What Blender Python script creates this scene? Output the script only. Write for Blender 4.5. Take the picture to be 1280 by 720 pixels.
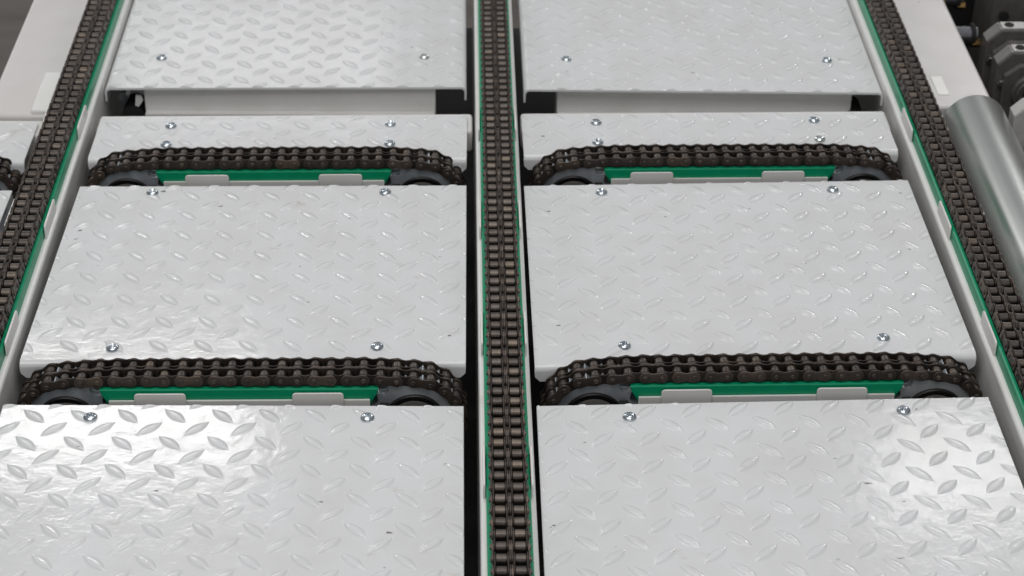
import bpy, bmesh, math, random
from math import sin, cos, pi, radians, atan2, sqrt
from mathutils import Vector, Matrix, Euler

random.seed(7)
SC = bpy.context.scene
for o in list(bpy.data.objects):
    bpy.data.objects.remove(o)
COL = SC.collection
MM = 0.001

# ------------------------------------------------------------------ camera
F, PIT, YAW, ROL = 2516.17, 0.57249197, -0.03048508, 0.01730005
cam_d = bpy.data.cameras.new('camera')
cam = bpy.data.objects.new('camera', cam_d)
COL.objects.link(cam)
cam_d.sensor_width = 36.0
cam_d.lens = F * 36.0 / 1280.0
cam_d.clip_start = 0.05
cam_d.clip_end = 60.0
cp, sp = cos(PIT), sin(PIT)
fwd, up, rt = Vector((0, cp, -sp)), Vector((0, sp, cp)), Vector((1, 0, 0))
ZR = Matrix.Rotation(YAW, 3, 'Z')
fwd, up, rt = ZR @ fwd, ZR @ up, ZR @ rt
rt2 = cos(ROL) * rt + sin(ROL) * up
up2 = -sin(ROL) * rt + cos(ROL) * up
M = Matrix((rt2, up2, -fwd)).transposed().to_4x4()
M.translation = Vector((-0.05095, -1.84958, 1.31594))
cam.matrix_world = M
cam_d.dof.use_dof = True
cam_d.dof.focus_distance = 2.32
cam_d.dof.aperture_fstop = 9.0
SC.camera = cam

# ------------------------------------------------------------------ world, hall lamps and added lights
W = bpy.data.worlds.new('World')
SC.world = W
W.use_nodes = True
bg = W.node_tree.nodes['Background']
bg.inputs['Color'].default_value = (0.95, 0.97, 1.0, 1)
bg.inputs['Strength'].default_value = 0.30


def lamp(name, loc, sx, sy, power, col=(1, 0.985, 0.965), tilt=(0, 0, 0)):
    d = bpy.data.lights.new(name, 'AREA')
    d.shape = 'RECTANGLE'
    d.size, d.size_y = sx, sy
    d.energy = power
    d.color = col
    o = bpy.data.objects.new(name, d)
    COL.objects.link(o)
    o.location = loc
    o.rotation_euler = tilt
    return o


lamp('ceiling_lamp', (-0.5, -1.5, 3.9), 3.2, 2.2, 84, tilt=(radians(14), 0, 0))
lamp('ceiling_lamp', (0.0, 1.6, 4.0), 2.4, 1.6, 38)
lamp('ceiling_lamp', (-1.60, 5.40, 3.96), 1.25, 0.30, 29)
lamp('ceiling_lamp', (2.12, 5.02, 3.96), 0.70, 0.20, 9)
lamp('ceiling_lamp', (-1.3, 9.0, 3.96), 1.6, 0.8, 11)
lamp('low_hall_light', (0.4, -6.0, 2.4), 5.0, 2.0, 32, tilt=(radians(70), 0, 0))  # unseen fill added behind the camera to brighten camera-facing faces
lamp('low_hall_light', (-7.2, 13.0, 4.3), 7.0, 2.6, 190, tilt=(radians(-76), 0, radians(29)))  # unseen windows far left, placed from the roller's bright reflected band
lamp('ceiling_lamp', (3.35, 8.4, 3.96), 0.5, 4.5, 110)  # unseen lamp row added to brighten the galvanised roller

SC.view_settings.view_transform = 'Standard'
SC.view_settings.look = 'None'
SC.view_settings.exposure = -0.11
SC.view_settings.gamma = 1.0
SC.view_settings.use_curve_mapping = False


# ------------------------------------------------------------------ materials
def new_mat(name):
    m = bpy.data.materials.new(name)
    m.use_nodes = True
    nt = m.node_tree
    return m, nt, nt.nodes['Principled BSDF'], nt.nodes.new, nt.links.new


def noise(nt, vec, scale, detail=3, rough=0.55):
    n = nt.nodes.new('ShaderNodeTexNoise')
    n.inputs['Scale'].default_value = scale
    n.inputs['Detail'].default_value = detail
    n.inputs['Roughness'].default_value = rough
    nt.links.new(vec, n.inputs['Vector'])
    return n


def ramp(nt, src, stops):
    r = nt.nodes.new('ShaderNodeValToRGB')
    while len(r.color_ramp.elements) < len(stops):
        r.color_ramp.elements.new(0.5)
    for e, (p, c) in zip(r.color_ramp.elements, stops):
        e.position = p
        e.color = (*c, 1) if len(c) == 3 else c
    nt.links.new(src, r.inputs['Fac'])
    return r


def mixc(nt, fac, a, b, mode='MIX'):
    m = nt.nodes.new('ShaderNodeMix')
    m.data_type = 'RGBA'
    m.blend_type = mode
    for s, v in ((m.inputs[0], fac), (m.inputs[6], a), (m.inputs[7], b)):
        if isinstance(v, (int, float)):
            s.default_value = v
        elif isinstance(v, tuple):
            s.default_value = (*v, 1)
        else:
            nt.links.new(v, s)
    return m.outputs[2]


def scaled_pos(nt, sx, sy, sz):
    g = nt.nodes.new('ShaderNodeNewGeometry')
    mp = nt.nodes.new('ShaderNodeMapping')
    mp.inputs['Scale'].default_value = (sx, sy, sz)
    nt.links.new(g.outputs['Position'], mp.inputs['Vector'])
    return mp.outputs['Vector'], g.outputs['Position']


def paint_mat(name, col, dirt=1.0, rough=0.10, ripple=1.0, specks=True):
    m, nt, b, N, L = new_mat(name)
    sv, pv = scaled_pos(nt, 0.55, 1.0, 1.0)
    # thin blotchy soiling
    n1 = noise(nt, pv, 14, 4)
    r1 = ramp(nt, n1.outputs['Fac'], [(0.38, (0, 0, 0)), (0.72, (1, 1, 1))])
    c = mixc(nt, r1.outputs['Color'], col, tuple(x * y for x, y in zip(col, (0.93, 0.925, 0.91))))
    # yellowish smears
    n2 = noise(nt, sv, 23, 5, 0.7)
    r2 = ramp(nt, n2.outputs['Fac'], [(0.64, (0, 0, 0)), (0.74, (0.5 * dirt,) * 3)])
    c = mixc(nt, r2.outputs['Color'], c, (0.46, 0.42, 0.33))
    if specks:
        n3 = noise(nt, sv, 95, 2, 0.5)
        r3 = ramp(nt, n3.outputs['Fac'], [(0.748, (0, 0, 0)), (0.775, (0.85,) * 3)])
        c = mixc(nt, r3.outputs['Color'], c, (0.08, 0.07, 0.06))
    L(c, b.inputs['Base Color'])
    nr = noise(nt, pv, 30, 3)
    rr = nt.nodes.new('ShaderNodeMapRange')
    rr.inputs['To Min'].default_value = rough * 0.75
    rr.inputs['To Max'].default_value = rough * 1.35
    L(nr.outputs['Fac'], rr.inputs['Value'])
    L(rr.outputs['Result'], b.inputs['Roughness'])
    b.inputs['Specular IOR Level'].default_value = 0.5
    # orange peel and slow waviness of the coat
    o1 = noise(nt, sv, 300, 2)
    o2 = noise(nt, pv, 38, 2)
    bp = nt.nodes.new('ShaderNodeBump')
    bp.inputs['Strength'].default_value = 1.0
    bp.inputs['Distance'].default_value = 0.00010 * ripple
    L(o1.outputs['Fac'], bp.inputs['Height'])
    bp2 = nt.nodes.new('ShaderNodeBump')
    bp2.inputs['Strength'].default_value = 1.0
    bp2.inputs['Distance'].default_value = 0.00036 * ripple
    L(o2.outputs['Fac'], bp2.inputs['Height'])
    L(bp2.outputs['Normal'], bp.inputs['Normal'])
    L(bp.outputs['Normal'], b.inputs['Normal'])
    return m


def steel_mat(name, col, metallic, rough, var=0.25, rust=0.0, scale=120):
    m, nt, b, N, L = new_mat(name)
    sv, pv = scaled_pos(nt, 1, 1, 1)
    oi = nt.nodes.new('ShaderNodeObjectInfo')
    r0 = ramp(nt, oi.outputs['Random'], [(0.0, tuple(x * (1 - var) for x in col)),
                                         (0.6, col), (0.86, tuple(x * (1 + var) for x in col)), (1.0, tuple(x * y * (1 + 1.8 * var) for x, y in zip(col, (1.06, 1.0, 0.9))))])
    n = noise(nt, pv, scale, 4, 0.6)
    r = ramp(nt, n.outputs['Fac'], [(0.3, (0.72, 0.72, 0.72)), (0.7, (1.2, 1.17, 1.12))])
    c = mixc(nt, 1.0, r0.outputs['Color'], r.outputs['Color'], 'MULTIPLY')
    if rust:
        n2 = noise(nt, pv, 75, 4, 0.7)
        r2 = ramp(nt, n2.outputs['Fac'], [(0.60, (0, 0, 0)), (0.74, (rust,) * 3)])
        c = mixc(nt, r2.outputs['Color'], c, (0.17, 0.075, 0.035))
    L(c, b.inputs['Base Color'])
    b.inputs['Metallic'].default_value = metallic
    mr = nt.nodes.new('ShaderNodeMapRange')
    mr.inputs['To Min'].default_value = rough * 0.75
    mr.inputs['To Max'].default_value = min(1, rough * 1.3)
    L(n.outputs['Fac'], mr.inputs['Value'])
    L(mr.outputs['Result'], b.inputs['Roughness'])
    bp = nt.nodes.new('ShaderNodeBump')
    bp.inputs['Strength'].default_value = 0.35
    bp.inputs['Distance'].default_value = 0.0003
    L(n.outputs['Fac'], bp.inputs['Height'])
    L(bp.outputs['Normal'], b.inputs['Normal'])
    return m


def plain_mat(name, col, rough=0.5, metallic=0.0, var=0.15, scale=40, bump=0.2):
    m, nt, b, N, L = new_mat(name)
    sv, pv = scaled_pos(nt, 1, 1, 1)
    n = noise(nt, pv, scale, 5, 0.6)
    r = ramp(nt, n.outputs['Fac'], [(0.3, tuple(x * (1 - var) for x in col)), (0.7, tuple(x * (1 + var) for x in col))])
    L(r.outputs['Color'], b.inputs['Base Color'])
    b.inputs['Roughness'].default_value = rough
    b.inputs['Metallic'].default_value = metallic
    bp = nt.nodes.new('ShaderNodeBump')
    bp.inputs['Strength'].default_value = bump
    bp.inputs['Distance'].default_value = 0.0005
    L(n.outputs['Fac'], bp.inputs['Height'])
    L(bp.outputs['Normal'], b.inputs['Normal'])
    return m


PLATE = paint_mat('white_plate_paint', (0.712, 0.718, 0.732))
BEAM = paint_mat('white_beam_paint', (0.76, 0.752, 0.738), dirt=0.6, rough=0.3, ripple=0.5, specks=False)
CLIPW = paint_mat('white_clip_paint', (0.80, 0.79, 0.765), dirt=0.4, rough=0.3, ripple=0.4, specks=False)
SLAB = paint_mat('white_frame_paint', (0.60, 0.58, 0.57), dirt=0.8, rough=0.32, ripple=0.5)
GREEN = plain_mat('green_plastic', (0.0, 0.285, 0.135), 0.38, 0, 0.08, 60, 0.1)
ROLLER = steel_mat('roller_steel', (0.100, 0.087, 0.080), 0.88, 0.40, 0.22, 0.15)
LINK = steel_mat('link_plate_steel', (0.085, 0.068, 0.060), 0.6, 0.42, 0.25, 0.35)
LINKIN = steel_mat('dark_link_steel', (0.045, 0.036, 0.031), 0.6, 0.40, 0.25, 0.3)  # inner link plates, darker than the outer ones
PIN = steel_mat('pin_steel', (0.125, 0.105, 0.093), 0.7, 0.38, 0.2, 0.25)
SPROCKET = steel_mat('sprocket_steel', (0.44, 0.48, 0.53), 0.45, 0.34, 0.05, 0.0, 40)
HUB = steel_mat('hub_black_steel', (0.018, 0.017, 0.017), 0.6, 0.4, 0.1)
ZINC = steel_mat('zinc_screw', (0.60, 0.66, 0.72), 1.0, 0.2, 0.08)
CAST = plain_mat('grey_cast_paint', (0.115, 0.108, 0.10), 0.42, 0.15, 0.18, 70, 0.35)
CASTLIGHT = plain_mat('light_grey_paint', (0.42, 0.41, 0.39), 0.4, 0.0, 0.1, 70, 0.25)
GAP_BLACK = plain_mat('near_black_strip', (0.005, 0.0045, 0.004), 0.6, 0.0, 0.3, 90, 0.3)  # near-black strip added to darken the gaps between the rollers
DARK = plain_mat('dark_steel_and_backing', (0.009, 0.009, 0.0095), 0.8, 0.0, 0.3, 50, 0.3)  # dark steel parts, also the black sheets added behind gaps and pipes
PIPE = steel_mat('dark_pipe_steel', (0.16, 0.165, 0.185), 0.8, 0.35, 0.1)
BRASS = steel_mat('brass', (0.30, 0.19, 0.075), 1.0, 0.3, 0.1)
STEEL = steel_mat('bright_steel', (0.5, 0.5, 0.5), 1.0, 0.3, 0.1)


def tube_zinc():
    m, nt, b, N, L = new_mat('galvanised_tube')
    sv, pv = scaled_pos(nt, 1, 0.08, 1)
    n = noise(nt, sv, 60, 4)
    r = ramp(nt, n.outputs['Fac'], [(0.3, (0.70, 0.72, 0.70)), (0.7, (0.74, 0.755, 0.735))])
    L(r.outputs['Color'], b.inputs['Base Color'])
    b.inputs['Metallic'].default_value = 1.0
    n2 = noise(nt, pv, 40, 4)
    mr = nt.nodes.new('ShaderNodeMapRange')
    mr.inputs['To Min'].default_value = 0.30
    mr.inputs['To Max'].default_value = 0.33
    L(n2.outputs['Fac'], mr.inputs['Value'])
    L(mr.outputs['Result'], b.inputs['Roughness'])
    bp = nt.nodes.new('ShaderNodeBump')
    bp.inputs['Strength'].default_value = 0.02
    bp.inputs['Distance'].default_value = 0.0001
    L(n.outputs['Fac'], bp.inputs['Height'])
    L(bp.outputs['Normal'], b.inputs['Normal'])
    return m


TUBE = tube_zinc()


def floor_mat():
    m, nt, b, N, L = new_mat('concrete_floor')
    sv, pv = scaled_pos(nt, 1.0, 3.0, 1.0)
    n = noise(nt, sv, 5, 6, 0.65)
    r = ramp(nt, n.outputs['Fac'], [(0.3, (0.065, 0.054, 0.046)), (0.7, (0.118, 0.10, 0.087))])
    L(r.outputs['Color'], b.inputs['Base Color'])
    b.inputs['Roughness'].default_value = 0.6
    return m


FLOOR = floor_mat()


# ------------------------------------------------------------------ mesh helpers
def finish(me, mat, angle=35):
    for p in me.polygons:
        p.use_smooth = True
    me.set_sharp_from_angle(angle=radians(angle))
    if not me.name.startswith(('tube', 'shaft')):
        for p in me.polygons:
            if p.area > 4e-4:
                p.use_smooth = False      # broad flat faces keep their own normal
    me.materials.clear()
    me.materials.append(mat)
    return me


def mesh_from_bm(name, bm, mat, angle=35):
    bmesh.ops.recalc_face_normals(bm, faces=bm.faces[:])
    me = bpy.data.meshes.new(name)
    bm.to_mesh(me)
    bm.free()
    return finish(me, mat, angle)


def put(name, me, parent=None, mat4=None):
    o = bpy.data.objects.new(name, me)
    COL.objects.link(o)
    if parent is not None:
        o.parent = parent
    if mat4 is not None:
        o.matrix_basis = mat4
    return o


def tag(o, label=None, cat=None, group=None, kind=None):
    if label: o['label'] = label
    if cat: o['category'] = cat
    if group: o['group'] = group
    if kind or cat: o['kind'] = kind or 'thing'
    return o


def empty(name, loc=(0, 0, 0), rz=0.0):
    o = bpy.data.objects.new(name, None)
    o.empty_display_size = 0.02
    COL.objects.link(o)
    o.location = loc
    o.rotation_euler = (0, 0, rz)
    return o


def bm_box(bm, x0, x1, y0, y1, z0, z1, bevel=0.0, seg=2):
    vs = [bm.verts.new((x, y, z)) for z in (z0, z1) for y in (y0, y1) for x in (x0, x1)]
    fs = [(0, 2, 3, 1), (4, 5, 7, 6), (0, 1, 5, 4), (2, 6, 7, 3), (0, 4, 6, 2), (1, 3, 7, 5)]
    faces = [bm.faces.new([vs[i] for i in f]) for f in fs]
    if bevel:
        es = list({e for f in faces for e in f.edges})
        bmesh.ops.bevel(bm, geom=es, offset=bevel, segments=seg, profile=0.5, affect='EDGES')


def bm_cyl(bm, axis, c, r, length, seg=24, r2=None):
    r2 = r if r2 is None else r2
    rings = []
    for s, rr in ((-0.5, r), (0.5, r2)):
        ring = []
        for i in range(seg):
            a = 2 * pi * i / seg
            p = {'x': (s * length, rr * cos(a), rr * sin(a)), 'y': (rr * cos(a), s * length, rr * sin(a)),
                 'z': (rr * cos(a), rr * sin(a), s * length)}[axis]
            ring.append(bm.verts.new(Vector(p) + Vector(c)))
        rings.append(ring)
    for i in range(seg):
        j = (i + 1) % seg
        bm.faces.new((rings[0][i], rings[0][j], rings[1][j], rings[1][i]))
    bm.faces.new(rings[0][::-1])
    bm.faces.new(rings[1])


def bm_lathe(bm, prof, axis='y', seg=32, c=(0, 0, 0)):
    """prof: list of (radius, position along axis); closed at both ends when radius is 0"""
    rings = []
    for r, t in prof:
        if r < 1e-7:
            p = {'y': (0, t, 0), 'z': (0, 0, t), 'x': (t, 0, 0)}[axis]
            rings.append([bm.verts.new(Vector(p) + Vector(c))])
        else:
            ring = []
            for i in range(seg):
                a = 2 * pi * i / seg
                p = {'y': (r * cos(a), t, r * sin(a)), 'z': (r * cos(a), r * sin(a), t), 'x': (t, r * cos(a), r * sin(a))}[axis]
                ring.append(bm.verts.new(Vector(p) + Vector(c)))
            rings.append(ring)
    for A, B in zip(rings, rings[1:]):
        for i in range(seg):
            j = (i + 1) % seg
            if len(A) == 1 and len(B) == 1:
                continue
            if len(A) == 1:
                bm.faces.new((A[0], B[i], B[j]))
            elif len(B) == 1:
                bm.faces.new((A[i], A[j], B[0]))
            else:
                bm.faces.new((A[i], A[j], B[j], B[i]))


def bm_prism(bm, pts, axis, t0, t1, bevel=0.0):
    """extrude a 2D outline. axis 'y': pts are (x,z); 'z': (x,y); 'x': (y,z)"""
    def P(p, t):
        return {'y': (p[0], t, p[1]), 'z': (p[0], p[1], t), 'x': (t, p[0], p[1])}[axis]
    A = [bm.verts.new(P(p, t0)) for p in pts]
    B = [bm.verts.new(P(p, t1)) for p in pts]
    n = len(pts)
    fa = bm.faces.new(A[::-1])
    fb = bm.faces.new(B)
    for i in range(n):
        j = (i + 1) % n
        bm.faces.new((A[i], A[j], B[j], B[i]))
    if bevel:
        es = list(set(fa.edges[:] + fb.edges[:]))
        bmesh.ops.bevel(bm, geom=es, offset=bevel, segments=2, profile=0.5, affect='EDGES')


def box_obj(name, x0, x1, y0, y1, z0, z1, mat, parent=None, bevel=0.0, seg=2):
    bm = bmesh.new()
    bm_box(bm, x0, x1, y0, y1, z0, z1, bevel, seg)
    return put(name, mesh_from_bm(name, bm, mat), parent)


# ------------------------------------------------------------------ setting
bm = bmesh.new()
bm_box(bm, -14, 14, -8, 20, -1.0, -0.95)
tag(put('floor', mesh_from_bm('floor', bm, FLOOR)), kind='structure')

ZP = -0.044         # top of the tread plates
D = 0.605           # spacing of the long rails
P = 0.01905         # chain pitch
T2 = 0.01946 / 2    # half the strand spacing

# ------------------------------------------------------------------ long rails
Y0R, Y1R = -0.60, 1.45


def rail_beam_mesh():
    bm = bmesh.new()
    w, r = 0.030, 0.0058
    pts = [(-w, -0.24), (w, -0.24)]
    for k in range(5):
        a = pi / 2 * k / 4
        pts.append((w - r + r * cos(a), -0.0325 - r + r * sin(a)))
    pts += [(0.0215, -0.0325), (0.0215, -0.042), (-0.0215, -0.042), (-0.0215, -0.0325)]
    for k in range(5):
        a = pi / 2 + pi / 2 * k / 4
        pts.append((-w + r + r * cos(a), -0.0325 - r + r * sin(a)))
    bm_prism(bm, pts, 'y', Y0R, Y1R)
    return mesh_from_bm('beam', bm, BEAM)


def guide_mesh(t0, t1, axis, zc, half=0.0232):
    """green slide rail: two ribs under the rollers on a broad foot; zc is the roller axis height"""
    top, led, bot = zc - 0.0062, zc - 0.0098, zc - 0.0345
    c = 0.0016
    f = half - 0.0022
    pts = [(-f, bot), (f, bot), (half, bot + c), (half, led - c), (half - c, led), (-half + c, led), (-half, led - c), (-half, bot + c)]
    bm = bmesh.new()
    bm_prism(bm, pts, axis, t0, t1)
    return mesh_from_bm('guide_strip', bm, GREEN, 25)


beam_me = rail_beam_mesh()


def clip_mesh(length, h, thick=0.0024, r=0.004):
    pts = [(-length / 2, 0), (length / 2, 0)]
    for k in range(4):
        a = pi / 2 * k / 3
        pts.append((length / 2 - r + r * cos(a), h - r + r * sin(a)))
    for k in range(4):
        a = pi / 2 + pi / 2 * k / 3
        pts.append((-length / 2 + r + r * cos(a), h - r + r * sin(a)))
    bm = bmesh.new()
    bm_prism(bm, pts, 'y', -thick / 2, thick / 2, 0.0005)
    return mesh_from_bm('clip', bm, CLIPW)


rail_clip_me = clip_mesh(0.070, 0.0205)
cross_clip_me = clip_mesh(0.059, 0.021)
RAIL_LABEL = {-1: 'leftmost long white rail with green guide strip carrying a roller chain',
              0: 'centre long white rail with green guide strip between the two bays of plates',
              1: 'rightmost long white rail with green guide strip, beside the galvanised roller'}
for s in (-1, 0, 1):
    e = empty('conveyor_rail', (s * D, 0, 0))
    tag(e, RAIL_LABEL[s], 'conveyor rail', 'long conveyor rails')
    put('beam', beam_me, e)
    cuts = [Y0R, -0.117, 0.43 if s else 0.668, 1.45]
    for a, b in zip(cuts, cuts[1:]):
        bmg = guide_mesh(a + 0.0005, b - 0.0005, 'y', -0.006, (0.0231 if s else 0.0238) + random.uniform(-.0005, .0005))
        put('guide_strip', bmg, e)
    bm = bmesh.new()
    bm_box(bm, -0.0190, 0.0190, Y0R, Y1R, -0.0160, -0.0153)
    for q in (-1, 1):
        bm_box(bm, q * T2 - 0.0052, q * T2 + 0.0052, Y0R, Y1R, -0.0152, -0.0123)
    put('gap_strip', mesh_from_bm('gap_strip', bm, GAP_BLACK), e)  # added near-black strip that darkens the gaps between the rollers
    for yc in (0.6545, 0.392, 0.129, -0.137):
        for side in (-1, 1):
            put('clip', rail_clip_me, e, Matrix.Translation((side * (0.0250 if s else 0.0256), yc, -0.0335)) @ Matrix.Rotation(pi / 2, 4, 'Z'))


# ------------------------------------------------------------------ chains
def fig8(h, w):
    """outline of a link plate along x"""
    pts = []
    r = h / 2
    for k in range(9):
        a = -pi * 0.62 + 2 * pi * 0.62 * k / 8
        pts.append((P / 2 + r * cos(a), r * sin(a)))
    pts.append((0, w / 2))
    for k in range(9):
        a = pi - pi * 0.62 + 2 * pi * 0.62 * k / 8
        pts.append((-P / 2 + r * cos(a), r * sin(a)))
    pts.append((0, -w / 2))
    return pts


def link_mesh(name, h, w, t, mat):
    bm = bmesh.new()
    bm_prism(bm, fig8(h, w), 'y', -t / 2, t / 2)
    caps = [f for f in bm.faces if len(f.verts) > 6]
    es = list({e for f in caps for e in f.edges})
    bmesh.ops.bevel(bm, geom=es, offset=0.0005, segments=1, affect='EDGES')
    return mesh_from_bm(name, bm, mat, 30)


inner_me = link_mesh('inner_link_plate', 0.0160, 0.0105, 0.00180, LINKIN)
outer_me = link_mesh('outer_link_plate', 0.0152, 0.0094, 0.00175, LINK)
bm = bmesh.new()
R0 = 0.00604
bm_lathe(bm, [(0.0034, -0.0056), (R0 - .0004, -0.0056), (R0, -0.0051), (R0, 0.0051), (R0 - .0004, 0.0056), (0.0034, 0.0056)], 'y', 18)
roller_me = mesh_from_bm('roller', bm, ROLLER)
bm = bmesh.new()
bm_lathe(bm, [(0, -0.0205), (0.0011, -0.0205), (0.0014, -0.0211), (0.0024, -0.0211), (0.0030, -0.0206), (0.0030, 0.0206),
              (0.0024, 0.0211), (0.0014, 0.0211), (0.0011, 0.0205), (0, 0.0205)], 'y', 14)
pin_me = mesh_from_bm('pin', bm, PIN)


def build_chain(root, joints, start=0):
    """joints: list of (x, z) in the chain's own x-z plane, pins along y"""
    n = len(joints)
    for i, (x, z) in enumerate(joints):
        for s in (-1, 1):
            m = Matrix.Translation((x, s * T2 + random.uniform(-.0002, .0002), z)) @ Matrix.Rotation(random.uniform(0, 6), 4, 'Y')
            put('roller', roller_me, root, m)
        put('pin', pin_me, root, Matrix.Translation((x, random.uniform(-.0002, .0002), z)))
    for i in range(n - 1):
        (xa, za), (xb, zb) = joints[i], joints[i + 1]
        ang = atan2(zb - za, xb - xa)
        c = ((xa + xb) / 2, (za + zb) / 2)
        if (i + start) % 2 == 0:
            for s in (-1, 1):
                for q in (-1, 1):
                    y = s * T2 + q * (0.00584 + 0.0009)
                    put('inner_link_plate', inner_me, root,
                        Matrix.Translation((c[0], y, c[1])) @ Matrix.Rotation(-ang, 4, 'Y'))
        else:
            for y in (-T2 - 0.00872, -0.00102, 0.00102, T2 + 0.00872):
                put('outer_link_plate', outer_me, root,
                    Matrix.Translation((c[0], y + random.uniform(-.0001, .0001), c[1])) @ Matrix.Rotation(-ang, 4, 'Y'))


CH_LABEL = {-1: 'leftmost long double-strand roller chain running away along the left rail',
            0: 'centre long double-strand roller chain running between the two bays of white plates',
            1: 'rightmost long double-strand roller chain running beside the galvanised roller'}
for s, y0, n in ((-1, -0.06, 66), (0, -0.40, 83), (1, -0.10, 68)):
    # local x of the chain points along world +Y
    e = empty('roller_chain', (s * D, y0, -0.006), pi / 2)
    tag(e, CH_LABEL[s], 'roller chain', 'long roller chains')
    js = [(k * P + 0.0031 * (s + 1), random.uniform(-.00012, .00012)) for k in range(n)]
    build_chain(e, js)

# transverse transfers: chain, sprockets, guide
RS = P / (2 * sin(pi / 18))


def transfer_joints():
    half = 10.5 * P
    drop = 0.0036
    zs = {0: -drop, 1: -0.0021, 2: -0.0008, 21: -drop, 20: -0.0021, 19: -0.0008}
    top = [(-half + i * P, zs.get(i, 0.0) + random.uniform(-.00015, .00015)) for i in range(22)]
    cz = -drop - RS
    left = [(-half - RS * sin(radians(20 * k)) - 0.001, cz + RS * cos(radians(20 * k))) for k in range(6, 0, -1)]
    right = [(half + RS * sin(radians(20 * k)) + 0.001, cz + RS * cos(radians(20 * k))) for k in range(1, 7)]
    return left + top + right, half, cz


def sprocket_mesh():
    bm = bmesh.new()
    pts = []
    N = 18
    for i in range(N):
        a0 = 2 * pi * i / N
        for da, r in ((-0.5, RS + 0.0028), (-0.465, RS + 0.0026), (-0.40, RS - 0.0014), (-0.22, RS - 0.0052), (0.0, RS - 0.0063),
                      (0.22, RS - 0.0052), (0.40, RS - 0.0014), (0.465, RS + 0.0026)):
            a = a0 + da * 2 * pi / N + pi / 2
            pts.append((r * cos(a), r * sin(a)))
    bm_prism(bm, pts, 'y', -0.0052, 0.0052, 0.0008)
    return mesh_from_bm('toothed_disc', bm, SPROCKET, 30)


disc_me = sprocket_mesh()
bm = bmesh.new()
bm_lathe(bm, [(0.012, -0.0165), (0.0295, -0.0165), (0.0305, -0.0185), (0.0348, -0.0185), (0.036, -0.0172), (0.036, 0.0185), (0.012, 0.0185)], 'y', 48)
hub_me = mesh_from_bm('hub', bm, HUB)
bm = bmesh.new()
bm_lathe(bm, [(0, -0.024), (0.0095, -0.024), (0.0105, -0.023), (0.0105, 0.03), (0, 0.03)], 'y', 28)
shaft_me = mesh_from_bm('shaft', bm, STEEL)
bm = bmesh.new()
bm_lathe(bm, [(0.0125, -0.0195), (0.026, -0.0195), (0.0285, -0.0182), (0.0285, -0.0168), (0.0125, -0.0168)], 'y', 40)
cover_me = mesh_from_bm('bearing_cover', bm, CAST)


def transfer(xc, yc, slope, zc, label_row, sides):
    ang = math.atan(slope)
    js, half, cz = transfer_joints()
    e = empty('roller_chain', (xc, yc, zc), ang)
    tag(e, 'double-strand roller chain lying crosswise in the ' + label_row, 'roller chain', 'crosswise roller chains')
    build_chain(e, js, start=random.randint(0, 1))
    for s in (-1, 1):
        p = Matrix.Rotation(ang, 4, 'Z') @ Vector((s * (half + 0.001), 0, 0))
        r = empty('sprocket', (xc + p.x, yc + p.y, zc + cz), ang)
        tag(r, 'steel sprocket, %s end of chain in %s' % (sides[0 if s < 0 else 1], label_row),
            'sprocket', 'sprockets of the crosswise chains')
        for q in (-1, 1):
            put('toothed_disc', disc_me, r, Matrix.Translation((0, q * T2, 0)))
        put('hub', hub_me, r)
        put('bearing_cover', cover_me, r)
        put('shaft', shaft_me, r)
    # guide under the straight run
    g = empty('guide_rail', (xc, yc, zc), ang)
    tag(g, 'short green guide rail under the chain in the ' + label_row, 'guide rail', 'crosswise guide rails')
    top, led, bot = -0.0062, -0.0098, -0.040
    hw = 0.0212
    bm = bmesh.new()
    a, b2 = 0.160, 0.146
    out = [(-a, led), (a, led), (a - 0.001, led - 0.006), (b2, bot), (-b2, bot), (-a + 0.001, led - 0.006)]
    bm_prism(bm, out, 'y', -hw, hw, 0.0012)
    put('guide_strip', mesh_from_bm('guide_strip', bm, GREEN, 25), g)
    bm = bmesh.new()
    for s in (-1, 1):
        bm_box(bm, -a + 0.004, a - 0.004, s * T2 - 0.0052, s * T2 + 0.0052, led + 0.0002, top)
    put('gap_strip', mesh_from_bm('gap_strip', bm, GAP_BLACK), g)  # same added near-black strip below the crosswise rollers
    bm = bmesh.new()
    bm_box(bm, -0.150, 0.150, -hw - 0.0035, -hw - 0.0006, -0.110, -0.0232, 0.0008)
    bm_box(bm, -0.150, 0.150, hw + 0.0006, hw + 0.0035, -0.110, -0.0232, 0.0008)
    bm_box(bm, -0.148, 0.148, -hw - 0.0005, hw + 0.0005, -0.110, -0.0404)
    put('channel', mesh_from_bm('channel', bm, CLIPW), g)
    for x in ((-0.0905, 0.0905) if xc < 0 else (-0.0945, 0.087)):
        for s in (-1, 1):
            put('clip', cross_clip_me, g, Matrix.Translation((x, s * (hw + 0.0049), -0.0330)))
    # chain tensioner block with a bolt at each end of the guide
    for s in (-1, 1):
        p = Matrix.Rotation(ang, 4, 'Z') @ Vector((s * 0.1665, 0, 0))
        t = empty('tensioner', (xc + p.x, yc + p.y, zc - 0.036), ang)
        tag(t, 'dark tensioner block by %s sprocket in %s' % (sides[0 if s < 0 else 1], label_row),
            'tensioner', 'chain tensioner blocks')
        bm = bmesh.new()
        bm_box(bm, -0.0055, 0.0055, -0.0262, -0.0172, -0.030, 0.004, 0.0012)
        put('block', mesh_from_bm('block', bm, DARK), t)
        bm = bmesh.new()
        bm_lathe(bm, [(0, -0.031), (0.0036, -0.031), (0.0043, -0.0302), (0.0043, -0.0264), (0, -0.0264)], 'y', 6)
        put('bolt', mesh_from_bm('bolt', bm, STEEL, 20), t, Matrix.Translation((0.001 * s, 0, -0.004)))


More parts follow.
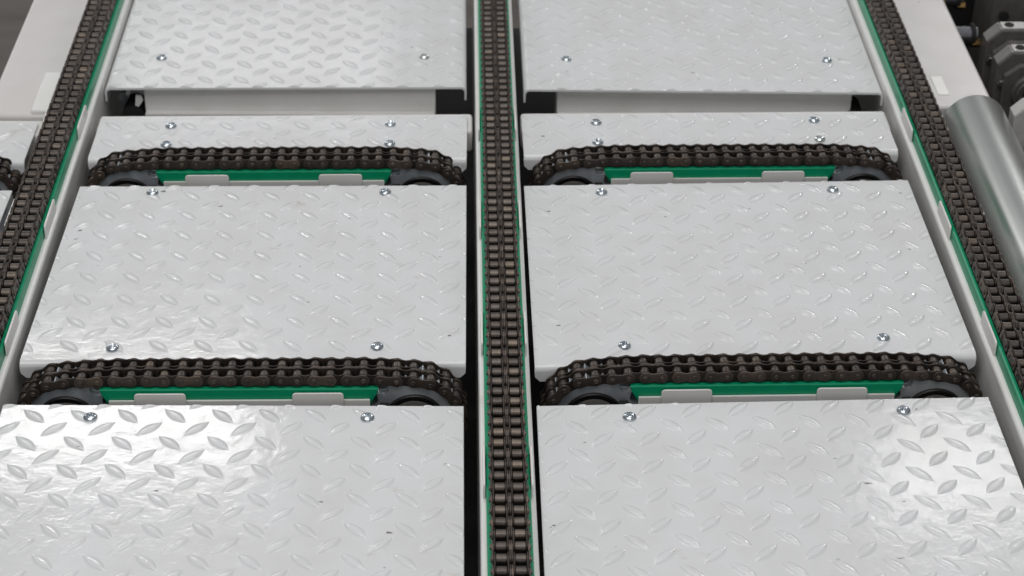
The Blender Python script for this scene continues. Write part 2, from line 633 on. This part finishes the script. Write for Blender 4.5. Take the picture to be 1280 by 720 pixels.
ZT = -0.031
transfer(-0.3055, 0.060, 0.008, ZT, 'front slot of the left bay', ('left', 'right'))
transfer(0.3055, 0.0690, 0.020, ZT, 'front slot of the right bay', ('left', 'right'))
transfer(-0.3055, 0.5680, 0.016, ZT, 'rear slot of the left bay', ('left', 'right'))
transfer(0.3055, 0.5790, 0.020, ZT, 'rear slot of the right bay', ('left', 'right'))
transfer(-0.3055 - D, 0.5600, 0.012, ZT, 'slot beyond the leftmost rail', ('hidden', 'right'))


# ------------------------------------------------------------------ tread plates
def lug_mesh(sign):
    L2, w, h = 0.0188, 0.0057, 0.0019
    bm = bmesh.new()
    nu, vs = 10, (-1.5, -1, -0.82, -0.45, 0, 0.45, 0.82, 1, 1.5)
    hs = {1.5: 0.0, 1: 0.13, 0.82: 0.66, 0.45: 0.9, 0: 1.0}
    rows = []
    for i in range(nu + 1):
        u = -1 + 2 * i / nu
        x = u * L2
        ww = w * (1 - abs(u) ** 1.9)
        env = (1 - abs(u) ** 3) ** 0.6 if abs(u) < 1 else 0
        if i in (0, nu):
            rows.append([bm.verts.new((x * 1.06, 0, -0.00008))])
            continue
        rows.append([bm.verts.new((x, v * ww, (h * env * hs[abs(v)]) if abs(v) < 1.4 else -0.00008)) for v in vs])
    for A, B in zip(rows, rows[1:]):
        for k in range(len(vs) - 1):
            if len(A) == 1:
                bm.faces.new((A[0], B[k], B[k + 1]))
            elif len(B) == 1:
                bm.faces.new((A[k], B[0], A[k + 1]))
            else:
                bm.faces.new((A[k], B[k], B[k + 1], A[k + 1]))
    bmesh.ops.rotate(bm, verts=bm.verts[:], cent=(0, 0, 0), matrix=Matrix.Rotation(sign * pi / 4, 3, 'Z'))
    for f in bm.faces:
        if f.normal.z < 0: f.normal_flip()
    me = bpy.data.meshes.new('tread_lug')
    bm.to_mesh(me)
    bm.free()
    return finish(me, PLATE, 60)


lug_me = {1: lug_mesh(1), -1: lug_mesh(-1)}


def screw_mesh():
    bm = bmesh.new()
    seg = 32
    rad = [0.0004, 0.0012, 0.0020, 0.0029, 0.0036, 0.0046, 0.0058, 0.0068, 0.0072, 0.0072]
    zz = [0.0044, 0.0044, 0.0043, 0.0042, 0.0041, 0.0038, 0.0032, 0.0022, 0.0012, -0.0006]
    rings = []
    for r, z in zip(rad, zz):
        ring = []
        for i in range(seg):
            a = 2 * pi * i / seg
            x, y = r * cos(a), r * sin(a)
            d = min(abs(x), abs(y))
            zq = z
            if r < 0.0041 and d < 0.00085:
                zq -= 0.0022 * min(1, (0.0043 - r) / 0.0012)
            ring.append(bm.verts.new((x, y, zq)))
        rings.append(ring)
    bm.faces.new(rings[0])
    for A, B in zip(rings, rings[1:]):
        for i in range(seg):
            j = (i + 1) % seg
            bm.faces.new((A[i], B[i], B[j], A[j]))
    return mesh_from_bm('screw', bm, ZINC, 40)


screw_me = screw_mesh()


def plate(name, label, corners, lattice, shear, screws, profile, mat=PLATE, group='white tread plates'):
    """corners: far-left, far-right, near-left, near-right (mm). profile: 'flat', 'near' (front edge bent down) or 'sides'."""
    (flx, fly), (frx, fry), (nlx, nly), (nrx, nry) = [(a * MM, b * MM) for a, b in corners]
    cx, cy = (flx + frx + nlx + nrx) / 4, (fly + fry + nly + nry) / 4
    t = 0.0032
    bm = bmesh.new()

    def X(u, v):
        return (nlx + (nrx - nlx) * u) * (1 - v) + (flx + (frx - flx) * u) * v - cx

    def Y(u, v):
        return (nly + (nry - nly) * u) * (1 - v) + (fly + (fry - fly) * u) * v - cy

    def arc(c0, c1, r, a0, a1, n=6):
        return [(c0 + r * cos(radians(a0 + (a1 - a0) * k / n)), c1 + r * sin(radians(a0 + (a1 - a0) * k / n))) for k in range(n + 1)]
    e = 0.0007
    ro, h = 0.0075, 0.021
    if profile in ('flat', 'near'):
        prof = [(1, 0, -t), (1, 0, -e), (1, -e, 0)]
        if profile == 'near':
            prof += [(0, y, z) for y, z in arc(ro, -ro, ro, 90, 180)]
            prof += [(0, 0, -h + 0.006), (0, 0, -h), (0, t, -h), (0, t, -h + 0.006)]
            prof += [(0, y, z) for y, z in arc(ro, -ro, ro - t, 180, 90)]
        else:
            prof += [(0, e, 0), (0, 0, -e), (0, 0, -t)]
        ins = lambda z: 0.006 if z < -h + 0.001 else 0.0     # clipped lower corners of the bent edge
        A = [bm.verts.new((X(0, v) + ins(z), Y(0, v) + d, z)) for v, d, z in prof]
        B = [bm.verts.new((X(1, v) - ins(z), Y(1, v) + d, z)) for v, d, z in prof]
    else:
        h = 0.022
        prof = [(0, x, z) for x, z in arc(ro, -ro, ro - t, 90, 180)] + [(0, t, -h), (0, 0, -h)]
        prof += [(0, x, z) for x, z in arc(ro, -ro, ro, 180, 90)]
        prof += [(1, x, z) for x, z in arc(-ro, -ro, ro, 90, 0)] + [(1, 0, -h), (1, -t, -h)]
        prof += [(1, x, z) for x, z in arc(-ro, -ro, ro - t, 0, 90)]
        A = [bm.verts.new((X(u, 0) + d, Y(u, 0), z)) for u, d, z in prof]
        B = [bm.verts.new((X(u, 1) + d, Y(u, 1), z)) for u, d, z in prof]
    fa, fb = bm.faces.new(A[::-1]), bm.faces.new(B)
    n = len(prof)
    for i in range(n):
        j = (i + 1) % n
        bm.faces.new((A[i], A[j], B[j], B[i]))
    bmesh.ops.bevel(bm, geom=list(set(fa.edges[:] + fb.edges[:])), offset=0.0006, segments=1, affect='EDGES', clamp_overlap=True)
    root = put(name, mesh_from_bm('checker_plate', bm, mat, 40))
    root.location = (cx, cy, ZP)
    tag(root, label, 'tread plate', group)
    # lugs: a two-way lattice, cut off where the sheet ends
    px, py = 0.0530, 0.0504
    ax, ay = lattice[0] * MM, lattice[1] * MM
    planes = []
    quad = [(X(0, 0), Y(0, 0)), (X(1, 0), Y(1, 0)), (X(1, 1), Y(1, 1)), (X(0, 1), Y(0, 1))]
    inset = [0.0012] * 4
    if profile == 'near': inset[0] = 0.0062
    if profile == 'sides': inset[1] = inset[3] = 0.0060
    for k in range(4):
        a, b = Vector(quad[k]), Vector(quad[(k + 1) % 4])
        d = (b - a).normalized()
        nn = Vector((-d.y, d.x))
        planes.append((a + nn * inset[k], nn))
    for i in range(-26, 27):
        for j in range(-20, 21):
            for sg, ox, oy in ((1, 0, 0), (-1, px / 2, py / 2 - 0.001)):
                x = ax + i * px + ox - cx
                y = ay + j * py + oy + shear * (i * px + ox) - cy
                x += random.uniform(-.0003, .0003)
                y += random.uniform(-.0003, .0003)
                ds = [(Vector((x, y)) - p).dot(nn) for p, nn in planes]
                if min(ds) < -0.010:
                    continue
                m = Matrix.Translation((x, y, 0)) @ Matrix.Rotation(math.atan(shear) * 0.6 + random.uniform(-.03, .03), 4, 'Z')
                if min(ds) > 0.0142:
                    put('tread_lug', lug_me[sg], root, m)
                    continue
                if profile == 'near' and ds[0] < 0.009:
                    continue
                b2 = bmesh.new()
                b2.from_mesh(lug_me[sg])
                bmesh.ops.transform(b2, matrix=m, verts=b2.verts[:])
                for p, nn in planes:
                    bmesh.ops.bisect_plane(b2, geom=b2.verts[:] + b2.edges[:] + b2.faces[:], dist=1e-6,
                                           plane_co=(p.x, p.y, 0), plane_no=(nn.x, nn.y, 0), clear_inner=True)
                if len(b2.faces) < 8:
                    b2.free()
                    continue
                # close the cut so the lug has a wall at the sheet's edge
                bnd = [e2 for e2 in b2.edges if e2.is_boundary and all(v.co.z > -0.00025 or True for v in e2.verts)]
                me = bpy.data.meshes.new('tread_lug')
                cutv = [v for v in b2.verts if any(abs((Vector((v.co.x, v.co.y)) - p).dot(nn)) < 1e-5 for p, nn in planes)]
                cs = {v.index for v in cutv}
                ed = [e2 for e2 in b2.edges if e2.is_boundary and e2.verts[0] in cutv and e2.verts[1] in cutv]
                if ed:
                    r = bmesh.ops.extrude_edge_only(b2, edges=ed)
                    for v in [g for g in r['geom'] if isinstance(g, bmesh.types.BMVert)]:
                        v.co.z = -0.0012
                b2.to_mesh(me)
                b2.free()
                put('tread_lug', finish(me, PLATE, 60), root)
    for x, y in screws:
        put('screw', screw_me, root, Matrix.Translation((x * MM - cx, y * MM - cy, 0)) @ Matrix.Scale(1.13, 4) @ Matrix.Rotation(random.uniform(0, pi), 4, 'Z')
            @ Matrix.Rotation(random.uniform(-.04, .04), 4, 'X'))
    return root


plate('checker_plate', 'nearest white tread plate of the left bay, bright glare along its far edge',
      [(-571, 14), (-47, 11), (-568, -340), (-47, -340)], (-505.5, -83), 0.0, [(-468, -12), (-156, -13)], 'flat')
plate('checker_plate', 'nearest white tread plate of the right bay, glare at its outer corner',
      [(36, 11), (560, 28), (35, -340), (563, -340)], (319.5, -95), 0.042, [(141, -12), (456, 0)], 'flat')
plate('checker_plate', 'white tread plate between the two crosswise chains of the left bay',
      [(-562.5, 511), (-43, 516), (-568, 96), (-44.5, 96)], (-542, 460), 0.0, [(-463, 492), (-152, 495), (-463, 126), (-150, 129)], 'near')
plate('checker_plate', 'white tread plate between the two crosswise chains of the right bay',
      [(35, 515), (561, 533), (36.5, 88), (565, 112)], (81.5, 473.5), 0.035, [(139, 496), (453, 504), (145, 131), (459, 148)], 'near')
s_l = plate('checker_plate', 'narrow white tread plate strip behind the rear chain of the left bay',
            [(-563, 706), (-41, 716), (-564, 585), (-42.5, 588)], (-303, 659), 0.015, [(-461, 681), (-151, 688), (-461, 626), (-150, 630)], 'near')
s_r = plate('checker_plate', 'narrow white tread plate strip behind the rear chain of the right bay',
            [(36, 719), (562, 729), (37, 596), (563, 613)], (114, 687), 0.025, [(143, 695), (457, 704), (142, 636), (457, 647)], 'near')
plate('checker_plate', 'white tread plate at the far end of the left bay, with streaky reflections on it',
      [(-573, 1330), (-42, 1330), (-573, 799), (-42, 806)], (-296, 1005), 0.010, [(-501, 897), (-106, 903)], 'sides')
plate('checker_plate', 'white tread plate at the far end of the right bay, with a few dark specks',
      [(42, 1330), (574, 1330), (42, 799), (574, 792)], (76, 1021), 0.010, [(109, 897), (505, 897)], 'sides')
plate('checker_plate', 'white tread plate at the left edge, in front of the cut-off sprocket',
      [(-1168, 497), (-651, 500), (-1168, 100), (-655, 103)], (-690, 460), 0.0, [(-1060, 480), (-757, 482)], 'near')
s_n = plate('checker_plate', 'narrow white tread plate strip at the left edge, behind the cut-off sprocket',
            [(-1166, 690), (-650, 693), (-1166, 574), (-650, 578)], (-690, 650), 0.0, [(-1063, 668), (-757, 670)], 'near')
for root, (x0, x1, yn, yl, yr) in ((s_l, (-568, -34, 606, 721, 731)), (s_r, (35.5, 568, 612, 733, 744)), (s_n, (-1172, -646, 594, 704, 707))):
    bm = bmesh.new()
    bm_box(bm, x0 * MM, x1 * MM, (yl - 40) * MM, (yl + 4) * MM, -0.085, ZP - 0.0055, 0.005, 3)
    for v in bm.verts:
        if v.co.y > (yl - 20) * MM:
            v.co.y += (yr - yl) * MM * (v.co.x - x0 * MM) / ((x1 - x0) * MM)
        v.co -= root.location
    put('support_sheet', mesh_from_bm('support_sheet', bm, BEAM), root)

# ------------------------------------------------------------------ frame parts seen in the gaps
for x0, x1, lab in ((-0.518, -0.088, 'grey-white cross beam in the gap before the far plate of the left bay'),
                    (0.092, 0.532, 'grey-white cross beam in the gap before the far plate of the right bay')):
    e = empty('cross_beam', ((x0 + x1) / 2, 0.813, -0.17))
    tag(e, lab, 'beam', 'cross beams in the gaps')
    hw = (x1 - x0) / 2
    bm = bmesh.new()
    bm_box(bm, -hw, hw, 0.0, 0.05, 0.0, 0.125, 0.002)
    put('web', mesh_from_bm('web', bm, BEAM), e)
    bm = bmesh.new()
    bm_box(bm, -hw + 0.001, hw - 0.001, -0.012, -0.0005, 0.078, 0.0825, 0.001)
    put('flange', mesh_from_bm('flange', bm, BEAM), e)
for sx, lab in ((-1, 'left bay'), (1, 'right bay')):
    e = empty('clamp_bolt', (sx * 0.5375, 0.825, -0.094))
    tag(e, 'dark clamp in the gap in front of the far plate, outer corner, ' + lab, 'clamp', 'clamps in the gaps')
    bm = bmesh.new()
    bm_cyl(bm, 'y', (0, 0.01, -0.006), 0.017, 0.05, 28)
    put('boss', mesh_from_bm('boss', bm, DARK), e)
    bm = bmesh.new()
    bm_cyl(bm, 'y', (-0.012, -0.0, 0.026), 0.008, 0.02, 6)
    put('bolt', mesh_from_bm('bolt', bm, ZINC), e)
    if sx < 0:
        bm = bmesh.new()
        bm_prism(bm, [(0.005, 0.014), (0.010, 0.012), (0.017, 0.022), (0.015, 0.030), (0.007, 0.031)], 'y', -0.012, -0.008)
        put('tab', mesh_from_bm('tab', bm, BEAM), e)
# dark sheet added below the plates so the gaps stay black
e = tag(box_obj('gap_dark_sheet', -0.72, 0.73, -0.75, 1.44, -0.34, -0.25, DARK), 'dark sheet added below the plates to keep the gaps black', 'dark sheet')

# plain frame members outside the outer rails
e = empty('frame_beam', (-0.683, 0, ZP))
tag(e, 'plain white frame beam left of the leftmost chain', 'beam', 'plain frame beams')
bm = bmesh.new()
bm_box(bm, -0.048, 0.0475, 0.712, 1.45, -0.16, 0, 0.004, 3)
put('beam', mesh_from_bm('beam', bm, SLAB), e)
bm = bmesh.new()
bm_box(bm, 0.018, 0.044, 0.716, 0.838, -0.02, 0.007, 0.003, 3)
put('spacer', mesh_from_bm('spacer', bm, BEAM), e)
e = empty('frame_beam', (0.683, 0, ZP))
tag(e, 'plain white frame beam right of the rightmost chain, behind the galvanised roller', 'beam', 'plain frame beams')
bm = bmesh.new()
bm_box(bm, -0.0475, 0.047, 0.748, 1.45, -0.16, 0, 0.004, 3)
put('beam', mesh_from_bm('beam', bm, SLAB), e)
bm = bmesh.new()
bm_box(bm, -0.030, -0.013, 0.785, 0.845, -0.004, 0.0012, 0.0008)
put('cover_pad', mesh_from_bm('cover_pad', bm, CLIPW), e)

# ------------------------------------------------------------------ galvanised roller
e = empty('conveyor_roller', (0.695, 0.014, -0.060))
tag(e, 'thick galvanised steel roller lying beside the rightmost chain', 'roller')
bm = bmesh.new()
rr = 0.0465
bm_lathe(bm, [(0.036, -0.55), (rr - 0.002, -0.55), (rr, -0.548), (rr, 0.713), (rr - 0.0006, 0.7145), (rr - 0.003, 0.716), (0.036, 0.716)], 'y', 96)
put('tube', mesh_from_bm('tube', bm, TUBE), e)
for y in (-0.548, 0.705):
    bm = bmesh.new()
    bm_cyl(bm, 'y', (0, y, 0), 0.0375, 0.012, 40)
    put('end_cap', mesh_from_bm('end_cap', bm, DARK), e)
bm = bmesh.new()
bm_cyl(bm, 'y', (0, 0.08, 0), 0.010, 1.34, 20)
put('shaft', mesh_from_bm('shaft', bm, STEEL), e)

# ------------------------------------------------------------------ drive at the right edge
def gearbox(loc, label, w=0.19, d=0.032):
    e = empty('gearbox', loc)
    tag(e, label, 'gearbox', 'grey gearboxes')
    c = 0.020
    pts = [(0, -0.26), (w, -0.26), (w, -c), (w - c, 0), (c, 0), (0, -c)]
    bm = bmesh.new()
    bm_prism(bm, pts, 'y', 0, d, 0.003)
    put('housing', mesh_from_bm('housing', bm, CAST), e)
    bm = bmesh.new()
    bm_prism(bm, [(0.010, -0.25), (w - 0.014, -0.25), (w - 0.014, -0.035), (w - 0.04, -0.016), (0.032, -0.016), (0.010, -0.034)], 'y', -0.012, -0.0005, 0.003)
    put('front_panel', mesh_from_bm('front_panel', bm, CAST), e)
    bm = bmesh.new()
    bm_lathe(bm, [(0, -0.016), (0.016, -0.016), (0.017, -0.024), (0.024, -0.024), (0.026, -0.020), (0.030, -0.020), (0.032, -0.017), (0.032, -0.0125), (0, -0.0125)], 'y', 48, (0.056, 0, -0.062))
    put('bearing_cover', mesh_from_bm('bearing_cover', bm, CAST), e)
    bm = bmesh.new()
    bm_prism(bm, [(0.024, -0.001), (0.062, -0.001), (0.062, 0.0012), (0.024, 0.0012)], 'y', 0.005, d - 0.004)
    put('machined_pad', mesh_from_bm('machined_pad', bm, CASTLIGHT), e)
    bm = bmesh.new()
    bm_lathe(bm, [(0, 0.0014), (0.0058, 0.0014), (0.0062, 0.0022), (0.0075, 0.0022), (0.0075, 0.0010)], 'z', 24, (0.036, d / 2, 0.0004))
    put('bolt_hole', mesh_from_bm('bolt_hole', bm, DARK), e)
    for k in range(2):
        bm = bmesh.new()
        bm_lathe(bm, [(0, -0.008), (0.005, -0.008), (0.006, -0.007), (0.006, 0.0)], 'y', 6, (0.008, 0, -0.05 - 0.06 * k))
        put('bolt', mesh_from_bm('bolt', bm, STEEL, 20), e)
    return e


gearbox((0.781, 0.943, -0.052), 'front grey cast gearbox at the right edge of the photo, nearest the roller')
gearbox((0.781, 1.020, -0.050), 'rear grey cast gearbox at the right edge, behind the front one')
e = empty('motor_cover', (0.818, 1.14, -0.10))
tag(e, 'grey box cover with a notch in the top right corner of the photo', 'cover')
bm = bmesh.new()
bm_box(bm, 0, 0.16, 0, 0.12, -0.15, 0.09, 0.004)
put('box', mesh_from_bm('box', bm, CAST), e)
bm = bmesh.new()
bm_cyl(bm, 'y', (0.018, -0.003, 0.020), 0.008, 0.008, 20)
put('knob', mesh_from_bm('knob', bm, DARK), e)
bm = bmesh.new()
bm_box(bm, 0.055, 0.062, -0.006, -0.0005, -0.14, 0.085, 0.001)
put('rib', mesh_from_bm('rib', bm, CAST), e)
# pipes with brass fittings in the dark behind the frame
for y, z, lab in ((1.075, -0.085, 'dark steel pipe with brass ring right of the white frame beam'),
                  (1.195, -0.075, 'dark pipe with brass fittings at the top of the photo')):
    e = empty('pipe', (0.735, y, z))
    tag(e, lab, 'pipe', 'pipes with brass fittings')
    bm = bmesh.new()
    bm_cyl(bm, 'x', (0.018, 0, 0), 0.014, 0.05, 28)
    put('tube', mesh_from_bm('tube', bm, PIPE), e)
    bm = bmesh.new()
    bm_lathe(bm, [(0.008, 0.033), (0.0185, 0.033), (0.0195, 0.034), (0.0195, 0.0375), (0.0185, 0.0385), (0.008, 0.0385)], 'x', 28)
    put('flange', mesh_from_bm('flange', bm, DARK), e)
    bm = bmesh.new()
    bm_cyl(bm, 'x', (0.0405, -0.012, -0.008), 0.007, 0.012, 6)
    put('brass_nut', mesh_from_bm('brass_nut', bm, BRASS, 20), e)
    if y > 1.1:
        bm = bmesh.new()
        bm_cyl(bm, 'x', (0.005, -0.012, -0.002), 0.006, 0.014, 6)
        put('brass_nut', mesh_from_bm('brass_nut', bm, BRASS, 20), e)
e = tag(box_obj('dark_backing_box', 0.74, 1.4, 0.45, 1.6, -0.5, -0.27, DARK), 'dark box added under the gearboxes to blacken the right edge', 'dark box')  # added dark box that hides the lit floor below the gearboxes
e = tag(box_obj('dark_backing_panel', 0.735, 1.4, 1.32, 1.34, -0.268, 0.05, DARK), 'black panel added behind the pipes to darken the top right corner', 'panel')  # added black panel that makes the background behind the pipes dark
# light grey bearing block beside the roller
e = empty('bearing_block', (0.757, 0.738, -0.038))
tag(e, 'light grey chamfered bearing block right of the roller at the right edge', 'bearing')
bm = bmesh.new()
c, w = 0.016, 0.085
bm_prism(bm, [(0, -0.10), (w, -0.10), (w, -c), (w - c, 0), (c, 0), (0, -c)], 'y', 0, 0.03, 0.0025)
put('housing', mesh_from_bm('housing', bm, CASTLIGHT), e)
bm = bmesh.new()
bm_box(bm, 0.022, 0.060, -0.006, -0.0005, -0.08, -0.022, 0.002)
put('name_plate', mesh_from_bm('name_plate', bm, BEAM), e)
e = empty('flange_coupling', (0.873, 0.83, -0.11))
tag(e, 'black round coupling between gearbox and bearing block at the right edge', 'coupling')
bm = bmesh.new()
bm_lathe(bm, [(0, -0.03), (0.03, -0.03), (0.032, -0.028), (0.032, -0.005), (0.062, -0.005), (0.064, -0.003), (0.064, 0.045), (0, 0.045)], 'y', 40)
put('disc', mesh_from_bm('disc', bm, DARK), e)
bm = bmesh.new()
bm_cyl(bm, 'y', (0, -0.05, 0), 0.012, 0.06, 20)
put('shaft', mesh_from_bm('shaft', bm, BRASS), e)
